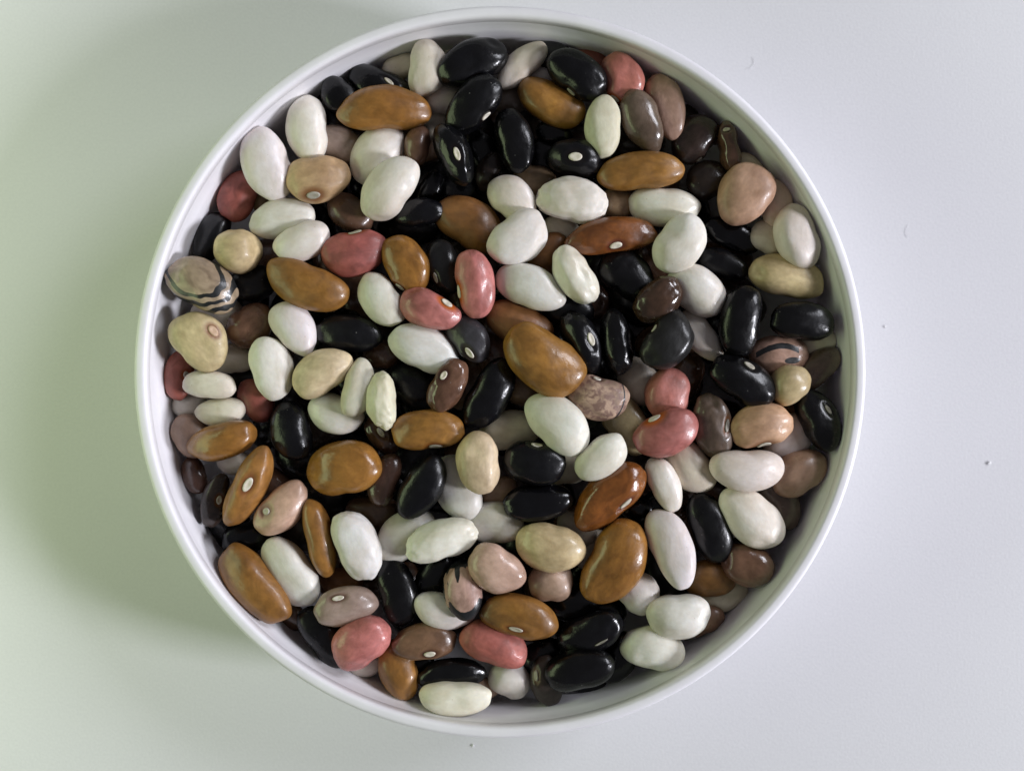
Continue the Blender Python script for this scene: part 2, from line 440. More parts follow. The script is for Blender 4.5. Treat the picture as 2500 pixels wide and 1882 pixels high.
bean(826, 864, 126, 66, -86, 6.6, 'warm', "narrow wrinkled cream bean with a notched side", b=.18, w=2.4, d=1.1, col=(.70, .66, .53))
bean(726, 893, 126, 88, -15, 4.4, 'white', "white bean beneath two narrow beans")
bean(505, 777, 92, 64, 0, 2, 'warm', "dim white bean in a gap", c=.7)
bean(451, 831, 122, 62, -3, 5, 'warm', "small long off-white bean", col=(.70, .66, .57))
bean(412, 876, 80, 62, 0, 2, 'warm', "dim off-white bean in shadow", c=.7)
bean(477, 888, 112, 62, 5, 4.2, 'warm', "small long off-white bean with a dark fleck", c=.92)
bean(381, 810, 114, 60, 82, 3.4, 'red', "dark pink bean squeezed against the wall", h=(397, 811, 20, 14, -70), hc=.55, b=-.2)
bean(553, 864, 100, 72, -60, 3.2, 'red', "red bean in a gap between white beans")
bean(407, 941, 98, 80, -60, 3.4, 'pinktan', "dull pinkish beige bean", c=.75)
bean(481, 951, 158, 82, 15, 5.4, 'ochre', "ochre bean lying on edge with a seam", w=1.3, c=.9, d=1.0)
bean(630, 932, 130, 94, -75, 4.5, 'black', "broad black bean with a greenish sheen")
bean(753, 721, 150, 80, -5, 4.6, 'black', "black bean with a crooked right tip", w=1.3, b=-.08)
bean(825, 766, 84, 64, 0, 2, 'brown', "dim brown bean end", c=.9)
bean(916, 753, 158, 98, -22, 5.3, 'white', "large pale grey-white oval bean", col=(.66, .68, .62))
bean(1011, 728, 122, 80, -50, 5.6, 'charcoal', "charcoal grey bean with a pale eye", c=2.4, h=(1013, 763, 29, 12, -55), hc=.9)
bean(967, 832, 127, 76, 63, 6.2, 'cocoa', "shiny wrinkled reddish brown bean with a ringed eye", w=1.8, h=(958, 810, 22, 16, 62), c=1.3, ring=1)
bean(1056, 851, 168, 90, 62, 5.2, 'black', "long black bean with a bright right flank", w=1.3)
bean(893, 835, 124, 88, -40, 3, 'black', "shadowed black bean under a white bean")
bean(924, 929, 162, 89, 4, 6, 'ochre', "ochre bean with a dusty freckled face", h=(944, 973, 32, 9, -4), hc=.4)
bean(825, 943, 100, 54, -52, 3.3, 'cocoa', "brown bean with an eye in shadow", h=(823, 934, 26, 12, -50), hc=.7)
bean(1120, 700, 154, 92, -25, 4.3, 'brownochre', "dull brown bean lying under the biggest ochre bean")
bean(1174, 776, 194, 130, -38, 6.4, 'ochre', "biggest ochre bean", t=.03, sq=1, c=.92, d=.66)
bean(1256, 738, 146, 76, -65, 5.2, 'black', "ridged black bean with a bright white eye", w=2.0, h=(1278, 732, 31, 15, -72), d=1.1)
bean(1331, 738, 148, 70, -82, 5.2, 'black', "upright ridged black bean", w=1.8, b=.08, d=1.1)
bean(1228, 672, 116, 74, 0, 3, 'black', "black bean in the dark middle gap")
bean(1421, 647, 120, 87, 42, 6.1, 'cocoa', "very shiny dark brown bean with a mirror-like dent", w=2.0, c=.55)
bean(1439, 736, 138, 100, 55, 6.7, 'charcoal', "plump black bean bent round its eye", b=.28, h=(1411, 707, 20, 7, 20), hc=.8)
bean(1504, 628, 142, 101, -36, 5.2, 'white', "white bean under the shiny dark brown bean", col=(.73, .70, .64))
bean(1513, 724, 134, 66, -52, 4.2, 'white', "narrow white bean tapering downwards", t=-.1, col=(.70, .68, .58))
bean(1600, 694, 156, 90, 82, 6, 'black', "upright black bean with scratches", sq=1)
bean(1732, 694, 140, 85, -5, 5.9, 'black', "black bean with a bright right tip", sq=1)
bean(1780, 738, 94, 72, 20, 3.8, 'warm', "beige bean half hidden by the wall", c=.8)
bean(1682, 768, 132, 92, 0, 4.3, 'striped', "pinkish beige bean with two black brush-like marks", st='marks', col=(.48, .30, .22))
bean(1792, 794, 116, 68, 45, 4.3, 'greybrown', "slanting brown bean by the right wall", c=1.2)
bean(1704, 832, 94, 82, 45, 5.2, 'cream', "small rounded yellow-cream bean", d=1)
bean(1605, 822, 158, 92, -30, 6, 'black', "black bean with a grey-white eye on its upper edge", sq=1, h=(1620, 788, 28, 12, -36), hc=.6)
bean(1788, 907, 146, 86, -68, 5, 'black', "black bean with a tan eye beside the right wall", h=(1811, 887, 24, 10, -62), hc=.6)
bean(1644, 920, 140, 96, 12, 6, 'tan', "peach tan bean with an eye at its lower edge", b=-.1, sq=1, h=(1651, 962, 34, 9, 14), hc=.75, ring=1, col=(.58, .36, .20))
bean(1540, 922, 150, 84, -80, 5.3, 'greybrown', "glassy grey-brown bean with a wet-looking right edge", w=1.7, b=.05, h=(1572, 919, 32, 10, 76), hc=.4)
bean(1706, 944, 124, 90, 40, 4.2, 'warm', "pinkish grey-white bean", col=(.62, .54, .50))
bean(1728, 886, 64, 54, 0, 2, 'brownochre', "small brown patch of bean")
bean(1480, 812, 114, 84, 70, 2, 'cocoa', "dark reddish brown bean in shadow")
bean(1443, 852, 116, 97, 85, 4.6, 'pink', "rose pink bean behind another pink bean", c=.95)
bean(1440, 934, 144, 98, 23, 6.3, 'pink', "salmon pink bean with a long white eye", b=.10, h=(1411, 899, 31, 12, 32), ring=1)
bean(1291, 857, 140, 96, -15, 5.3, 'pinto', "pinkish mottled bean with a dark edge line", b=.1, st='edge', h=(1290, 809, 20, 7, -15), hc=.9)
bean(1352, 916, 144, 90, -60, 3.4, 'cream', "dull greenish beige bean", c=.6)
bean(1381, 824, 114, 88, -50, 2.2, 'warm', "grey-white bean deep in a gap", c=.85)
bean(1204, 914, 162, 110, -42, 6.2, 'white', "large bright white bean with a tiny brown spot", col=(.74, .75, .69))
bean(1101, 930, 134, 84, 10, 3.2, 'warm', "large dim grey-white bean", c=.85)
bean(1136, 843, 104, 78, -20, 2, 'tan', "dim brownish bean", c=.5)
bean(1034, 999, 134, 95, -84, 6.8, 'tan', "mottled tan bean with a bright right rim", w=1.3, sq=1, col=(.60, .48, .30))
bean(1155, 999, 138, 94, -8, 6, 'black', "squarish black bean with a thin white eye on top", sq=1, h=(1160, 960, 27, 7, -16), b=.05)
bean(1161, 1085, 156, 82, 8, 5.4, 'black', "black bean with a satin highlight low on its right")
bean(1296, 989, 130, 84, 38, 6.4, 'white', "small bright white oval bean", d=.85, col=(.74, .74, .66))
bean(1316, 1071, 192, 101, 42, 5.9, 'rust', "chestnut brown bean with a glossy ridged seam", w=1.2, b=-.12, h=(1353, 1089, 34, 9, 46), hc=.85)
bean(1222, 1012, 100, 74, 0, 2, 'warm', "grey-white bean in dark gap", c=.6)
bean(1435, 1046, 130, 68, -66, 5.4, 'white', "slim white bean with a pitted tip", t=-.04)
bean(1491, 1008, 132, 92, -50, 4.2, 'warm', "greyish bean with fine parallel lines", c=.9)
bean(1613, 1012, 162, 93, -5, 6, 'white', "long white bean dented along its top", b=.14, sq=1, col=(.72, .68, .61))
bean(1749, 1029, 130, 94, 30, 4.4, 'tan', "brownish pink bean against the right wall", c=.72, col=(.50, .31, .22))
bean(1623, 1117, 162, 106, -43, 5.3, 'white', "broad white bean with a bright lower end", b=.05, col=(.73, .69, .64))
bean(1682, 1084, 130, 80, -60, 3.2, 'greybrown', "grey-brown bean behind a white bean", c=1.2)
bean(1533, 1138, 158, 87, -70, 4.5, 'black', "black bean with a grey band and bright edge")
bean(1451, 1186, 176, 93, -68, 6, 'white', "long white bean with a wavy left side", b=-.14, col=(.74, .71, .66))
bean(1327, 1213, 198, 122, 62, 5.6, 'ochre', "big curved ochre bean", b=.17)
bean(1187, 1181, 150, 105, -15, 6, 'tan', "plump beige bean with a small rusty stain", col=(.62, .48, .27))
bean(1073, 1229, 132, 99, -32, 6.8, 'pinktan', "plump pinkish beige bean with a round highlight", col=(.58, .40, .29))
bean(1190, 1256, 98, 92, 0, 4.8, 'pinktan', "rounded dusky pink bean", c=.8)
bean(1068, 1130, 130, 92, 0, 4.2, 'white', "grey-white bean under black beans", col=(.62, .60, .58))
bean(989, 1056, 146, 94, -65, 4.3, 'white', "grey-white bean with a bright facet", sq=1, col=(.66, .66, .64))
bean(953, 1167, 160, 88, 18, 6.3, 'white', "cream-white bean with a creased face", w=2.0, sq=1, b=-.08, col=(.73, .72, .60))
bean(873, 1157, 144, 94, 40, 4.2, 'white', "smooth grey-white bean under the creased one", col=(.66, .63, .59))
bean(911, 1051, 154, 88, 58, 6, 'black', "dusty black bean with a streak of light")
bean(830, 1038, 120, 70, 72, 5.2, 'cocoa', "plum brown curved bean", b=-.22, c=.7)
bean(744, 1011, 168, 122, 5, 5.2, 'ochre', "broad ochre bean with a shadow across its right end", t=-.05, c=.98)
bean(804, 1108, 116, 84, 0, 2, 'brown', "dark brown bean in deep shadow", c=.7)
bean(609, 1096, 140, 86, 48, 5.6, 'pinktan', "mauve beige bean with a round eye", h=(574, 1104, 18, 17, 0), hc=.75, ring=1, t=-.05)
bean(537, 1050, 194, 74, 62, 6, 'ochre', "long ochre bean on edge with a large white eye", w=1.4, d=1.2, h=(535, 1047, 36, 18, 60))
bean(465, 1080, 118, 56, 76, 4.2, 'darkbrown', "dark brown bean with a small pale eye", h=(474, 1080, 20, 14, 80), hc=.6)
bean(409, 1030, 84, 52, -70, 3.2, 'cocoa', "small reddish dark bean by the left wall")
bean(470, 1150, 124, 84, -60, 2.4, 'black', "black bean low against the left wall")
bean(540, 1160, 120, 80, 10, 2.4, 'black', "black bean in the lower left gap")
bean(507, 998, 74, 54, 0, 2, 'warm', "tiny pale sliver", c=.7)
bean(691, 1162, 180, 60, -79, 5.2, 'ochre', "thin ochre bean standing on edge", d=1.35, b=-.08)
bean(629, 1235, 168, 101, -55, 5.4, 'white', "large white bean with a sharp shadow corner", b=.07, col=(.70, .69, .64))
bean(769, 1178, 164, 95, -68, 6, 'white', "white bean with a ringed dimple and a grey pit", w=1.7, col=(.72, .73, .68))
bean(540, 1270, 202, 101, -48, 5.4, 'ochre', "long mottled ochre bean beside the lower left rim", sq=1, b=.07)
bean(738, 1255, 96, 64, 0, 2, 'brownochre', "dim ochre bean in a gap")
bean(747, 1309, 138, 82, 10, 6, 'taupe', "mauve-grey bean with a cream eye", c=1.35, h=(730, 1291, 27, 11, 12), hc=.9)
bean(858, 1277, 156, 84, -78, 4.5, 'black', "upright matt black bean")
bean(935, 1242, 116, 66, 55, 3.4, 'black', "black bean tip under the creased white bean")
bean(1002, 1274, 132, 86, -84, 6, 'striped', "pink bean with a black rim and torn black top", st='rim', t=-.08, col=(.58, .38, .29))
bean(960, 1317, 132, 78, -15, 5, 'white', "white bean under the pink and black bean", d=.8)
bean(781, 1387, 140, 105, 36, 6, 'pink', "coral pink bean with a ridge", w=1.3)
bean(685, 1398, 156, 82, -56, 4.5, 'black', "black bean against the lower left rim", b=-.15)
bean(612, 1358, 70, 54, -50, 2, 'brown', "dark brown sliver by the lower left rim")
bean(916, 1386, 142, 80, 4, 5.1, 'brown', "milk-chocolate brown bean with a half-hidden eye", c=1.25, h=(928, 1414, 27, 13, 5), hc=.9, b=-.08)
bean(855, 1463, 132, 84, -72, 4.2, 'ochre', "honey ochre bean with a bright highlight", t=-.06)
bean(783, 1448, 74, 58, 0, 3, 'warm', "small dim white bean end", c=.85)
bean(976, 1456, 150, 68, 2, 5.1, 'black', "long black bean above the lowest white bean")
bean(981, 1520, 158, 79, -3, 5.2, 'white', "lowest white bean", b=.09, sq=1, col=(.74, .72, .63))
bean(1067, 1391, 150, 92, -23, 5.2, 'red', "dusky rose bean with a pale left end", c=1.45, sq=1)
bean(1121, 1332, 170, 93, -13, 6, 'ochre', "ochre bean with a pale eye on its lower edge", b=-.12, h=(1114, 1360, 33, 10, -10), hc=.7, c=.92)
bean(1101, 1467, 96, 78, -20, 3.4, 'white', "blurred white bean", col=(.72, .71, .68))
bean(1048, 1483, 62, 38, -40, 3, 'pinktan', "tiny pinkish bean end", c=.8)
bean(1185, 1490, 118, 70, -76, 3.6, 'darkbrown', "smooth dark maroon bean with a tan eye", c=1.2, h=(1160, 1479, 26, 10, -80), hc=.6)
bean(1275, 1367, 154, 92, 28, 5.1, 'black', "dusty black bean with two glints", h=(1299, 1388, 34, 5, 30), hc=.4)
bean(1252, 1446, 158, 90, 15, 5.3, 'black', "large matt black bean with a grey left end", b=-.05)
bean(1273, 1484, 84, 54, 10, 2, 'black', "black bean edge near the bottom rim")
bean(1335, 1418, 116, 80, 60, 3, 'black', "black bean shaded by white beans")
bean(1378, 1279, 98, 86, -50, 4.6, 'white', "short white bean under the big curved ochre bean", col=(.72, .69, .64))
bean(1467, 1328, 141, 97, 4, 5.8, 'white', "plump white bean with a small grey dent", col=(.74, .73, .68))
bean(1419, 1415, 141, 97, -8, 5.2, 'white', "plump white bean with a smooth bright face", col=(.75, .74, .70))
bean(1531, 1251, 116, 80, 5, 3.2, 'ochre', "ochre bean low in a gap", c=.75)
bean(1627, 1228, 120, 94, -25, 4.3, 'brown', "chestnut bean with two small highlights", c=1.35)
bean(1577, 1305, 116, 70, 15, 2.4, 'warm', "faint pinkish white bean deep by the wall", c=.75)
bean(1532, 1362, 104, 64, 20, 3, 'brown', "brown bean half under a white bean", c=1.4)
bean(1375, 1100, 76, 56, 0, 2.4, 'black', "black bean with a tiny glint in a gap")
bean(1410, 1110, 110, 76, 60, 2, 'black', "black bean in a gap between white beans")
bean(1240, 1300, 120, 80, 20, 2.4, 'black', "black bean under ochre beans")
bean(1300, 1310, 110, 76, -30, 2, 'black', "black bean below the big curved ochre bean")
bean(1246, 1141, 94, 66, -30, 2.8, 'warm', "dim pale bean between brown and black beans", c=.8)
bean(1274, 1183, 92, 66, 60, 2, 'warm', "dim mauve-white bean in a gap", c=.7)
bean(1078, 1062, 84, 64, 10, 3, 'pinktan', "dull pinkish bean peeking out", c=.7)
bean(1169, 166, 74, 50, 10, 3, 'white', "small white bean top between black and ochre")
bean(1100, 217, 74, 64, 0, 2, 'taupe', "dim mauve-brown bean", c=.8)
bean(1198, 118, 104, 64, -20, 3, 'black', "black bean behind the slim off-white bean")
bean(1420, 1390, 100, 70, 10, 2, 'darkbrown', "dark bean under two plump white beans")
bean(700, 630, 90, 70, 0, 1.5, 'darkbrown', "dark bean under ochre bean")
bean(1165, 1420, 110, 80, 30, 3, 'black', "black bean beside the dusky rose bean")
bean(890, 1440, 100, 70, 20, 3, 'black', "black bean beside the honey ochre bean")
bean(1600, 1190, 100, 70, 20, 2.4, 'darkbrown', "dark bean under the broad white bean")
#--END--

# ---- where each bean lies: the picture plane gives direction, its level in the heap gives depth,
# then overlapping beans push each other apart and tilt until they rest on one another
N = len(B)
LEVZ = lambda l: 34.0 - (10.2 - 1.35 * l) * 1.62      # level 6 -> ~31, level 2 -> ~23
px = np.array([(q['x'] - 1106.0) * 0.1 for q in B])
py = np.array([-(q['y'] - 832.5) * 0.1 for q in B])
La = np.array([q['L'] * 0.05 for q in B])
Wb = np.array([q['W'] * 0.05 for q in B])
yaw = np.radians([q['ang'] for q in B])
lev = np.array([float(q['lev']) for q in B])
dep = np.array([q.get('d', 0.76) for q in B])
rad0 = np.hypot(px + CAM_X, py + CAM_Y)
zt = np.array([LEVZ(l) for l in lev]) - 1.6 * (rad0 / 74.0) ** 3
z = zt.copy()
slope = np.zeros((N, 2))
rng = np.random.RandomState(3)
slope0 = rng.uniform(-.13, .13, (N, 2))
slope += slope0
shift = np.zeros((N, 2))


def pose(i):
    s = (CAM_H - z[i]) / CAM_D
    c = np.array([CAM_X + px[i] * s, CAM_Y + py[i] * s]) + shift[i]
    a, b_ = La[i] * s, Wb[i] * s
    cc = b_ * dep[i]
    g = slope[i]
    n = np.array([-g[0], -g[1], 1.0]); n /= np.linalg.norm(n)
    xa = np.array([math.cos(yaw[i]), math.sin(yaw[i]), 0.0]); xa -= n * xa.dot(n); xa /= np.linalg.norm(xa)
    ya = np.cross(n, xa)
    R = np.stack([xa, ya, n], 1)
    return c, a, b_, cc, R


def wall_r(zz):
    if zz > 27.5: return R_IN - 0.1
    return R_IN - 0.75


SHR = 0.90
for it in range(70):
    P = [pose(i) for i in range(N)]
    E = []
    for (c, a, b_, cc, R) in P:
        A = R @ np.diag([(a * SHR) ** 2, (b_ * SHR) ** 2, (cc * SHR) ** 2]) @ R.T
        Pi = np.linalg.inv(A[:2, :2]); q = A[:2, 2]
        E.append((Pi, Pi @ q, math.sqrt(max(1e-6, A[2, 2] - q @ Pi @ q)), math.sqrt(A[0, 0]), math.sqrt(A[1, 1]), A))
    dz = np.zeros(N); ds = np.zeros((N, 2)); cnt = np.zeros(N)
    C = np.array([p[0] for p in P])
    for i in range(N):
        d = np.hypot(C[:, 0] - C[i, 0], C[:, 1] - C[i, 1])
        for j in np.nonzero(d < 20)[0]:
            if j == i or (lev[i], i) < (lev[j], j):
                continue          # i lies over j
            x0 = max(C[i, 0] - E[i][3], C[j, 0] - E[j][3]); x1 = min(C[i, 0] + E[i][3], C[j, 0] + E[j][3])
            y0 = max(C[i, 1] - E[i][4], C[j, 1] - E[j][4]); y1 = min(C[i, 1] + E[i][4], C[j, 1] + E[j][4])
            if x1 <= x0 or y1 <= y0:
                continue
            X, Y = np.meshgrid(np.linspace(x0, x1, 9), np.linspace(y0, y1, 9))
            Q = np.stack([X.ravel(), Y.ravel()], 1)
            di, dj = Q - C[i], Q - C[j]
            ri = 1 - np.einsum('ij,jk,ik->i', di, E[i][0], di)
            rj = 1 - np.einsum('ij,jk,ik->i', dj, E[j][0], dj)
            ok = (ri > 0) & (rj > 0)
            if not ok.any():
                continue
            bot = z[i] + di[ok] @ E[i][1] - E[i][2] * np.sqrt(ri[ok])
            top = z[j] + dj[ok] @ E[j][1] + E[j][2] * np.sqrt(rj[ok])
            pen = top - bot
            k = int(pen.argmax()); p = pen[k] - 0.5
            if p <= 0:
                continue
            p = min(p, 2.5)
            w = Q[ok][k]
            ui, uj = w - C[i], w - C[j]
            f = 0.34
            dz[i] += f * p * .5; dz[j] -= f * p * .5
            ds[i] += f * p * .75 * ui / (ui @ ui + 22); ds[j] -= f * p * .75 * uj / (uj @ uj + 22)
    z += np.clip(dz, -1.2, 1.2)
    z += 0.05 * (zt - z)
    slope += np.clip(ds, -.06, .06)
    slope += 0.03 * (slope0 - slope)
    m_ = np.hypot(slope[:, 0], slope[:, 1]); lim = 0.42
    slope[m_ > lim] *= (lim / m_[m_ > lim])[:, None]
    for i in range(N):
        shift[i] *= 0.95
        c = C[i]; r = float(np.hypot(*c))
        if r < 50: continue
        u = c / r
        ext = math.sqrt(u @ E[i][5][:2, :2] @ u) / SHR
        ex = r + ext * 1.0 - (wall_r(z[i]) + 0.25)
        if ex > 0:
            shift[i] -= u * ex * 0.5


def bean_mesh(q, a, b_, c, i):
    nu, nv = (34, 26) if 'h' not in q and q.get('w', 1) < 1.4 else (64, 50)
    if q['kind'] in ('striped', 'pinto'): nu, nv = 96, 80
    ra = random.Random(i * 31 + 9)
    bend = q.get('b', ra.choice((-1, 1)) * ra.uniform(.05, .14))
    t = q.get('t', ra.uniform(-.07, .07)); cs = ra.uniform(.82, .96)
    dents = []
    for _ in range(ra.choice((0, 1, 1, 2, 2))):
        th_, ph_ = ra.uniform(.5, 2.6), ra.uniform(0.2, 2.9)
        dents.append((Vector((math.cos(th_), math.cos(ph_) * math.sin(th_), math.sin(ph_) * math.sin(th_))),
                      ra.uniform(.05, .12), ra.uniform(.22, .42)))
    ridge = ra.uniform(.015, .05) * ra.choice((0, 1)); rp = ra.uniform(.8, 2.3)
    pass; sq = 0.85 if q.get('sq') else 0.94
    w = q.get('w', 1.0); pinch = q.get('pinch', 0.0)
    off = Vector((i * 3.71, i * 1.37, i * 0.59))
    co = np.zeros((nu * nv + 2, 3))
    vs = []
    def pt(th, ph):
        ct, s_ = math.cos(th), math.sin(th)
        xx = math.copysign(abs(ct) ** (0.95 if sq < .9 else 0.99), ct)
        r = s_ ** sq
        cp, sp = math.cos(ph), math.sin(ph)
        r *= 1 + t * xx
        yy = b_ * r * math.copysign(abs(cp) ** cs, cp)
        zz = c * r * math.copysign(abs(sp) ** cs, sp)
        if pinch:
            yy *= 1 - pinch * math.exp(-(xx / .3) ** 2); 
        x_ = a * xx
        y_ = yy + bend * b_ * (1.1 * xx * xx - 0.42)
        if bend:
            y_ -= math.copysign(1, bend) * 0.07 * b_ * math.exp(-(xx / .22) ** 2) * max(0, math.copysign(1, bend) * cp)
        p = Vector((x_, y_, zz))
        dirn = Vector((xx, cp * r, sp * r))
        k = noise.noise(dirn * 1.15 + off) * 0.080 + noise.noise(dirn * 2.4 + off) * 0.026 * w
        if w > 1.1:
            k += (w - 1) * 0.020 * (noise.noise(Vector((dirn.x * 3.2, dirn.y * 5, dirn.z * 5)) + off))
            k += (w - 1) * 0.012 * noise.noise(Vector((dirn.x * 6, dirn.y * 9, dirn.z * 9)) - off)
            k -= (w - 1) * 0.030 * abs(noise.noise(Vector((dirn.x * 2.0, dirn.y * 3, dirn.z * 3)) - off))
        for dc, dd, dr in dents:
            k -= dd * math.exp(-(dirn - dc).length_squared / (dr * dr))
        k += ridge * math.exp(-((ph % (2 * math.pi) - rp) / .16) ** 2) * s_
        return p * (1 + k * 1.0)
    vs.append(pt(0.0001, 0))
    for u in range(1, nu):
        th = math.pi * u / nu
        for v in range(nv):
            vs.append(pt(th, 2 * math.pi * v / nv))
    vs.append(pt(math.pi - .0001, 0))
    fs = [(0, 1 + v, 1 + (v + 1) % nv) for v in range(nv)]
    for u in range(nu - 2):
        o0 = 1 + u * nv; o1 = o0 + nv
        for v in range(nv):
            v2 = (v + 1) % nv
            fs.append((o0 + v, o1 + v, o1 + v2, o0 + v2))
    last = len(vs) - 1; o0 = 1 + (nu - 2) * nv
    fs += [(last, o0 + (v + 1) % nv, o0 + v) for v in range(nv)]
    return vs, fs


NAMES = {'white': 'white_bean', 'warm': 'off_white_bean', 'cream': 'cream_bean', 'tan': 'tan_bean', 'pinktan': 'pinkish_beige_bean',
         'taupe': 'mauve_brown_bean', 'ochre': 'ochre_bean', 'brownochre': 'dull_brown_bean', 'rust': 'chestnut_bean',
         'brown': 'brown_bean', 'cocoa': 'dark_reddish_brown_bean', 'greybrown': 'grey_brown_bean', 'darkbrown': 'dark_brown_bean',
         'charcoal': 'charcoal_bean', 'black': 'black_bean', 'pink': 'pink_bean', 'red': 'red_bean', 'pinto': 'mottled_bean',
         'speckled': 'speckled_bean', 'striped': 'striped_bean'}
RINGW = ["twelve", "one", "two", "three", "four", "five", "six", "seven", "eight", "nine", "ten", "eleven"]


def place_words(x, y):
    r = math.hypot(x, y)
    if r < 13: return "at the very centre of the dish"
    h = int(round((90 - math.degrees(math.atan2(y, x))) / 30.0)) % 12
    w = RINGW[h] + " o'clock"
    if r < 36: return "just off the centre towards " + w
    if r < 58: return "halfway out towards " + w
    return "by the rim at " + w


def set_attr(me, name, vals):
    at = me.attributes.new(name, 'FLOAT', 'POINT')
    at.data.foreach_set('value', vals)


GROUP = "mixed dried beans heaped in the dish"


def build_bean(q, i, c, a, b_, cc, R, zc):
    rs = random.Random(i * 77 + 5)
    vs, fs = bean_mesh(q, a, b_, cc, i)
    o = mesh_obj(NAMES[q['kind']], [v * MM for v in vs], fs, MATS[q['kind']])
    M = Matrix([[*map(float, R[k])] for k in range(3)]).to_4x4()
    M.translation = Vector((float(c[0]), float(c[1]), float(zc))) * MM
    o.matrix_world = M
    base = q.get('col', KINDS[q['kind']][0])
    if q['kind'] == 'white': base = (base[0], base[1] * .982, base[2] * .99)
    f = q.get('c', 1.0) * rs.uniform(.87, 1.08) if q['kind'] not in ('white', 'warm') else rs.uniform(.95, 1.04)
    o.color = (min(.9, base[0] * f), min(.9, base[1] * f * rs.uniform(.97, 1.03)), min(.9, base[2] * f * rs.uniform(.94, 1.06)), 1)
    eye = [0.0] * len(vs)
    if 'h' in q:
        hx, hy, hl, hw, ha = q['h']
        s = (CAM_H - zc) / CAM_D
        # the point of the skin the eye sits on
        ro = Vector((CAM_X, CAM_Y, CAM_H)) * MM
        tgt = Vector((CAM_X + (hx - 1106.0) * .1 * s + float(shift[i][0]), CAM_Y - (hy - 832.5) * .1 * s + float(shift[i][1]), float(zc))) * MM
        bvh = BVHTree.FromPolygons([M @ (v * MM) for v in vs], fs)
        cen = M.translation.copy()
        hit = None
        for k in range(14):
            tg = tgt.lerp(cen, k * .05)
            hit = bvh.ray_cast(ro, (tg - ro).normalized())
            if hit[0] is not None and hit[1].z > 0.16:
                break
        if hit[0] is not None:
            P0, nrm = hit[0], hit[1]
            if nrm.z < 0: nrm = -nrm
            ax = Vector((math.cos(math.radians(ha)), math.sin(math.radians(ha)), 0))
            ax = (ax - nrm * ax.dot(nrm)).normalized()
            ay = nrm.cross(ax)
            hl2, hw2 = hl * .046 * s * MM, hw * .044 * s * MM
            fore = max(.45, abs(nrm.z)); hw2 = hw2 / fore if hw < hl * .5 else hw2
            hw2 = min(hw2, hl2 * .62) if hl > hw * 1.1 else hw2
            inv = M.inverted()
            hv, hf = [], []
            rings = [(0, -.05), (.35, .03), (.62, .11), (.84, .15), (.97, .08), (1.03, -.10)]
            n_ = 20
            def skin(p):
                r_ = bvh.ray_cast(p + nrm * .004, -nrm)
                return r_[0] if r_[0] is not None else p
            for kr, (rr, hh) in enumerate(rings):
                for v in range(n_ if kr else 1):
                    an = 2 * math.pi * v / n_
                    pp = P0 + ax * (hl2 * rr * math.cos(an)) + ay * (hw2 * rr * math.sin(an))
                    pp = skin(pp) + nrm * (hh * .9 + .06) * MM
                    hv.append(inv @ (pp - nrm * .17 * MM))
            hf += [(0, 1 + v, 1 + (v + 1) % n_) for v in range(n_)]
            for kr in range(len(rings) - 2):
                o0 = 1 + kr * n_; o1 = o0 + n_
                hf += [(o0 + v, o1 + v, o1 + (v + 1) % n_, o0 + (v + 1) % n_) for v in range(n_)]
            h = mesh_obj("hilum", hv, hf, m_hil, o)
            hc = q.get('hc', 1.0)
            hb = q.get('hcol', (.70, .66, .56))
            h.color = (hb[0] * hc, hb[1] * hc, hb[2] * hc, 1)
            reach = 1.75 if q.get('ring') else 1.45
            for k, v in enumerate(vs):
                d = M @ (v * MM) - P0
                e = math.sqrt((d.dot(ax) / (hl2 * reach)) ** 2 + (d.dot(ay) / (hw2 * reach * 1.15)) ** 2 + (d.dot(nrm) / (hl2 * 1.6)) ** 2)
                eye[k] = max(0.0, min(1.0, (1.35 - e) / .55)) * 1.0
                if e < 2.2:      # the skin sinks a little round the eye
                    vv = o.data.vertices[k]
                    vv.co -= (inv.to_3x3() @ nrm).normalized() * (0.30 * math.exp(-(e / 1.12) ** 4) * MM - 0.10 * math.exp(-((e - 1.5) / .3) ** 2) * MM)
    set_attr(o.data, 'eye', eye)
    if q['kind'] in ('striped', 'pinto'):
        st = q.get('st'); sv = []
        for v in vs:
            x, y, zz = v.x / a, v.y / b_, v.z / cc
            if st == 'rings':      # bands that follow the outline
                e = math.sqrt(((x + .22) / .95) ** 2 + ((y - .22) / 1.0) ** 2)
                e += .10 * noise.noise(Vector((x * 3, y * 3, 1.7)))
                k = 0.5 + .5 * math.cos((e - .84) * 2 * math.pi / .25) if e > .72 else 0
                sv.append(1.05 * k)
            elif st == 'rim':
                e = math.hypot(x + .12, y * 1.0)
                k = max(0, (e - .66) / .3) * (1 if x > .3 else .75 if y < -.1 else 0)
                k = max(k, (-.62 - x) / .25)
                if x < -.1: k = max(k, (.25 - .7 * x) * (.75 + 1.5 * noise.noise(Vector((y * 5, x * 1.6, .3)))))
                if -.95 < y < -.80 and x < .5: k = 0
                sv.append(max(0, min(1, k)))
            elif st == 'marks':
                k = math.exp(-((y - (.58 - .75 * (x + .05) ** 2)) / .15) ** 2) * (1 if -.85 < x < .5 else 0)
                k += 1.3 * math.exp(-(((x - .30) / .30) ** 2 + ((y + .10) / .17) ** 2) * 1.2)
                sv.append(.95 * min(1, k))
            else:
                e = abs(x - (.80 - .25 * y * y))
                sv.append(.8 * math.exp(-(e / .03) ** 2))
        set_attr(o.data, 'stripe', sv)
    return o


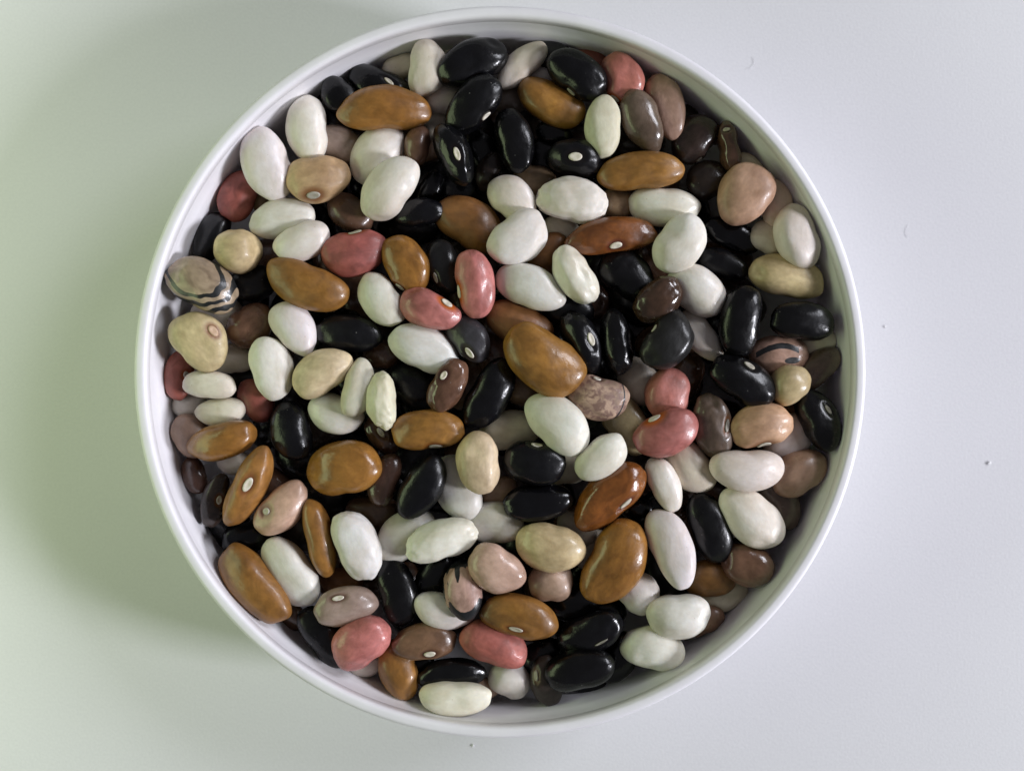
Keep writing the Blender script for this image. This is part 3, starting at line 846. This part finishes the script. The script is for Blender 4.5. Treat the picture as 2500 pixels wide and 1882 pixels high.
objs = []
for i, q in enumerate(B):
    c, a, b_, cc, R = pose(i)
    o = build_bean(q, i, c, a, b_, cc, R, z[i])
    o['category'] = 'bean'
    o['group'] = GROUP
    look = q['look']
    pw = place_words(float(c[0]), float(c[1]))
    lab = look + ", " + pw
    if len(lab.split()) > 16:
        lab = look + ", " + pw.replace("just off the centre towards", "near centre at").replace("halfway out towards", "halfway out at")
    if len(lab.split()) > 16:
        lab = look + " at " + pw.split("towards ")[-1]
    o['label'] = lab
    objs.append(o)

# ---- small dirt
def crumb(x, y, zz, size, label, colr):
    m = bpy.data.materials.get('crumb_' + colr) or new_mat('crumb_' + colr)[0]
    m.node_tree.nodes["Principled BSDF"].inputs['Base Color'].default_value = (.05, .045, .04, 1) if colr == 'dark' else (.8, .8, .8, 1)
    vs, fs = [], []
    n1, n2 = 6, 8
    for u in range(n1 + 1):
        for v in range(n2):
            th, ph = math.pi * u / n1, 2 * math.pi * v / n2
            d = Vector((math.sin(th) * math.cos(ph) * 1.5, math.sin(th) * math.sin(ph), math.cos(th) * .5))
            vs.append(d * size * MM * (1 + .5 * noise.noise(d * 2 + Vector((x, y, 0)))))
    for u in range(n1):
        for v in range(n2):
            fs.append((u * n2 + v, (u + 1) * n2 + v, (u + 1) * n2 + (v + 1) % n2, u * n2 + (v + 1) % n2))
    o = mesh_obj("crumb", vs, fs, m)
    s_ = (CAM_H - zz) / CAM_D
    o.location = ((CAM_X + (x - 1106) * .1 * s_) * MM, (CAM_Y - (y - 832.5) * .1 * s_) * MM, zz * MM)
    o.rotation_euler = (0, 0, x)
    o['label'] = label; o['category'] = 'crumb'


crumb(2137, 1000, TABLE_Z + .2, .34, "tiny white crumb on the bare table right of the dish", 'white')
crumb(1912, 706, TABLE_Z + .15, .25, "tiny pale crumb on the table close to the right rim", 'white')
crumb(1022, 1610, TABLE_Z + .2, .28, "tiny white crumb on the table below the dish", 'white')


def lint(pts, label):
    m = bpy.data.materials.get('lint_grey') or new_mat('lint_grey')[0]
    m.node_tree.nodes["Principled BSDF"].inputs['Base Color'].default_value = (.74, .74, .75, 1)
    vs, fs = [], []
    P3 = []
    for (x, y) in pts:
        zz = TABLE_Z + .12
        s_ = (CAM_H - zz) / CAM_D
        P3.append(Vector((CAM_X + (x - 1106) * .1 * s_, CAM_Y - (y - 832.5) * .1 * s_, zz)))
    for k, p in enumerate(P3):
        d = (P3[min(k + 1, len(P3) - 1)] - P3[max(k - 1, 0)]).normalized()
        sx = Vector((-d.y, d.x, 0))
        for v in range(6):
            an = math.pi * v / 3
            vs.append((p + (sx * math.cos(an) + Vector((0, 0, 1)) * math.sin(an)) * .035) * MM)
    for k in range(len(P3) - 1):
        for v in range(6):
            fs.append((k * 6 + v, (k + 1) * 6 + v, (k + 1) * 6 + (v + 1) % 6, k * 6 + (v + 1) % 6))
    o = mesh_obj("lint_fibre", vs, fs, m)
    o['label'] = label; o['category'] = 'lint'


lint([(1625, 124), (1629, 132), (1628, 140), (1621, 147), (1612, 150)], "short curved grey fibre on the table above the upper right rim")
lint([(1962, 486), (1957, 494), (1956, 505), (1960, 514)], "short pale fibre on the table at the upper right")

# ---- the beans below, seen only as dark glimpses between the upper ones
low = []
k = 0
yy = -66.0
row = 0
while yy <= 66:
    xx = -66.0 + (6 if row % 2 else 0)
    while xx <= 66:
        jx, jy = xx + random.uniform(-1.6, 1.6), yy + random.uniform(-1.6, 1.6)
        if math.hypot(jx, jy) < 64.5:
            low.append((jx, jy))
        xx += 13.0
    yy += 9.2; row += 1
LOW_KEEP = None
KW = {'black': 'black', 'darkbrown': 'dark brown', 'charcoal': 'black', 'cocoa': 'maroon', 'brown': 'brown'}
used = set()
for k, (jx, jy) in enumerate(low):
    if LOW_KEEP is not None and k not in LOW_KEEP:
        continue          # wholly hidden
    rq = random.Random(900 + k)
    kd = rq.choice(['black', 'black', 'black', 'darkbrown', 'charcoal', 'cocoa', 'brown'])  # dark kinds only: black beans, plus the shade of the gaps put into the colour
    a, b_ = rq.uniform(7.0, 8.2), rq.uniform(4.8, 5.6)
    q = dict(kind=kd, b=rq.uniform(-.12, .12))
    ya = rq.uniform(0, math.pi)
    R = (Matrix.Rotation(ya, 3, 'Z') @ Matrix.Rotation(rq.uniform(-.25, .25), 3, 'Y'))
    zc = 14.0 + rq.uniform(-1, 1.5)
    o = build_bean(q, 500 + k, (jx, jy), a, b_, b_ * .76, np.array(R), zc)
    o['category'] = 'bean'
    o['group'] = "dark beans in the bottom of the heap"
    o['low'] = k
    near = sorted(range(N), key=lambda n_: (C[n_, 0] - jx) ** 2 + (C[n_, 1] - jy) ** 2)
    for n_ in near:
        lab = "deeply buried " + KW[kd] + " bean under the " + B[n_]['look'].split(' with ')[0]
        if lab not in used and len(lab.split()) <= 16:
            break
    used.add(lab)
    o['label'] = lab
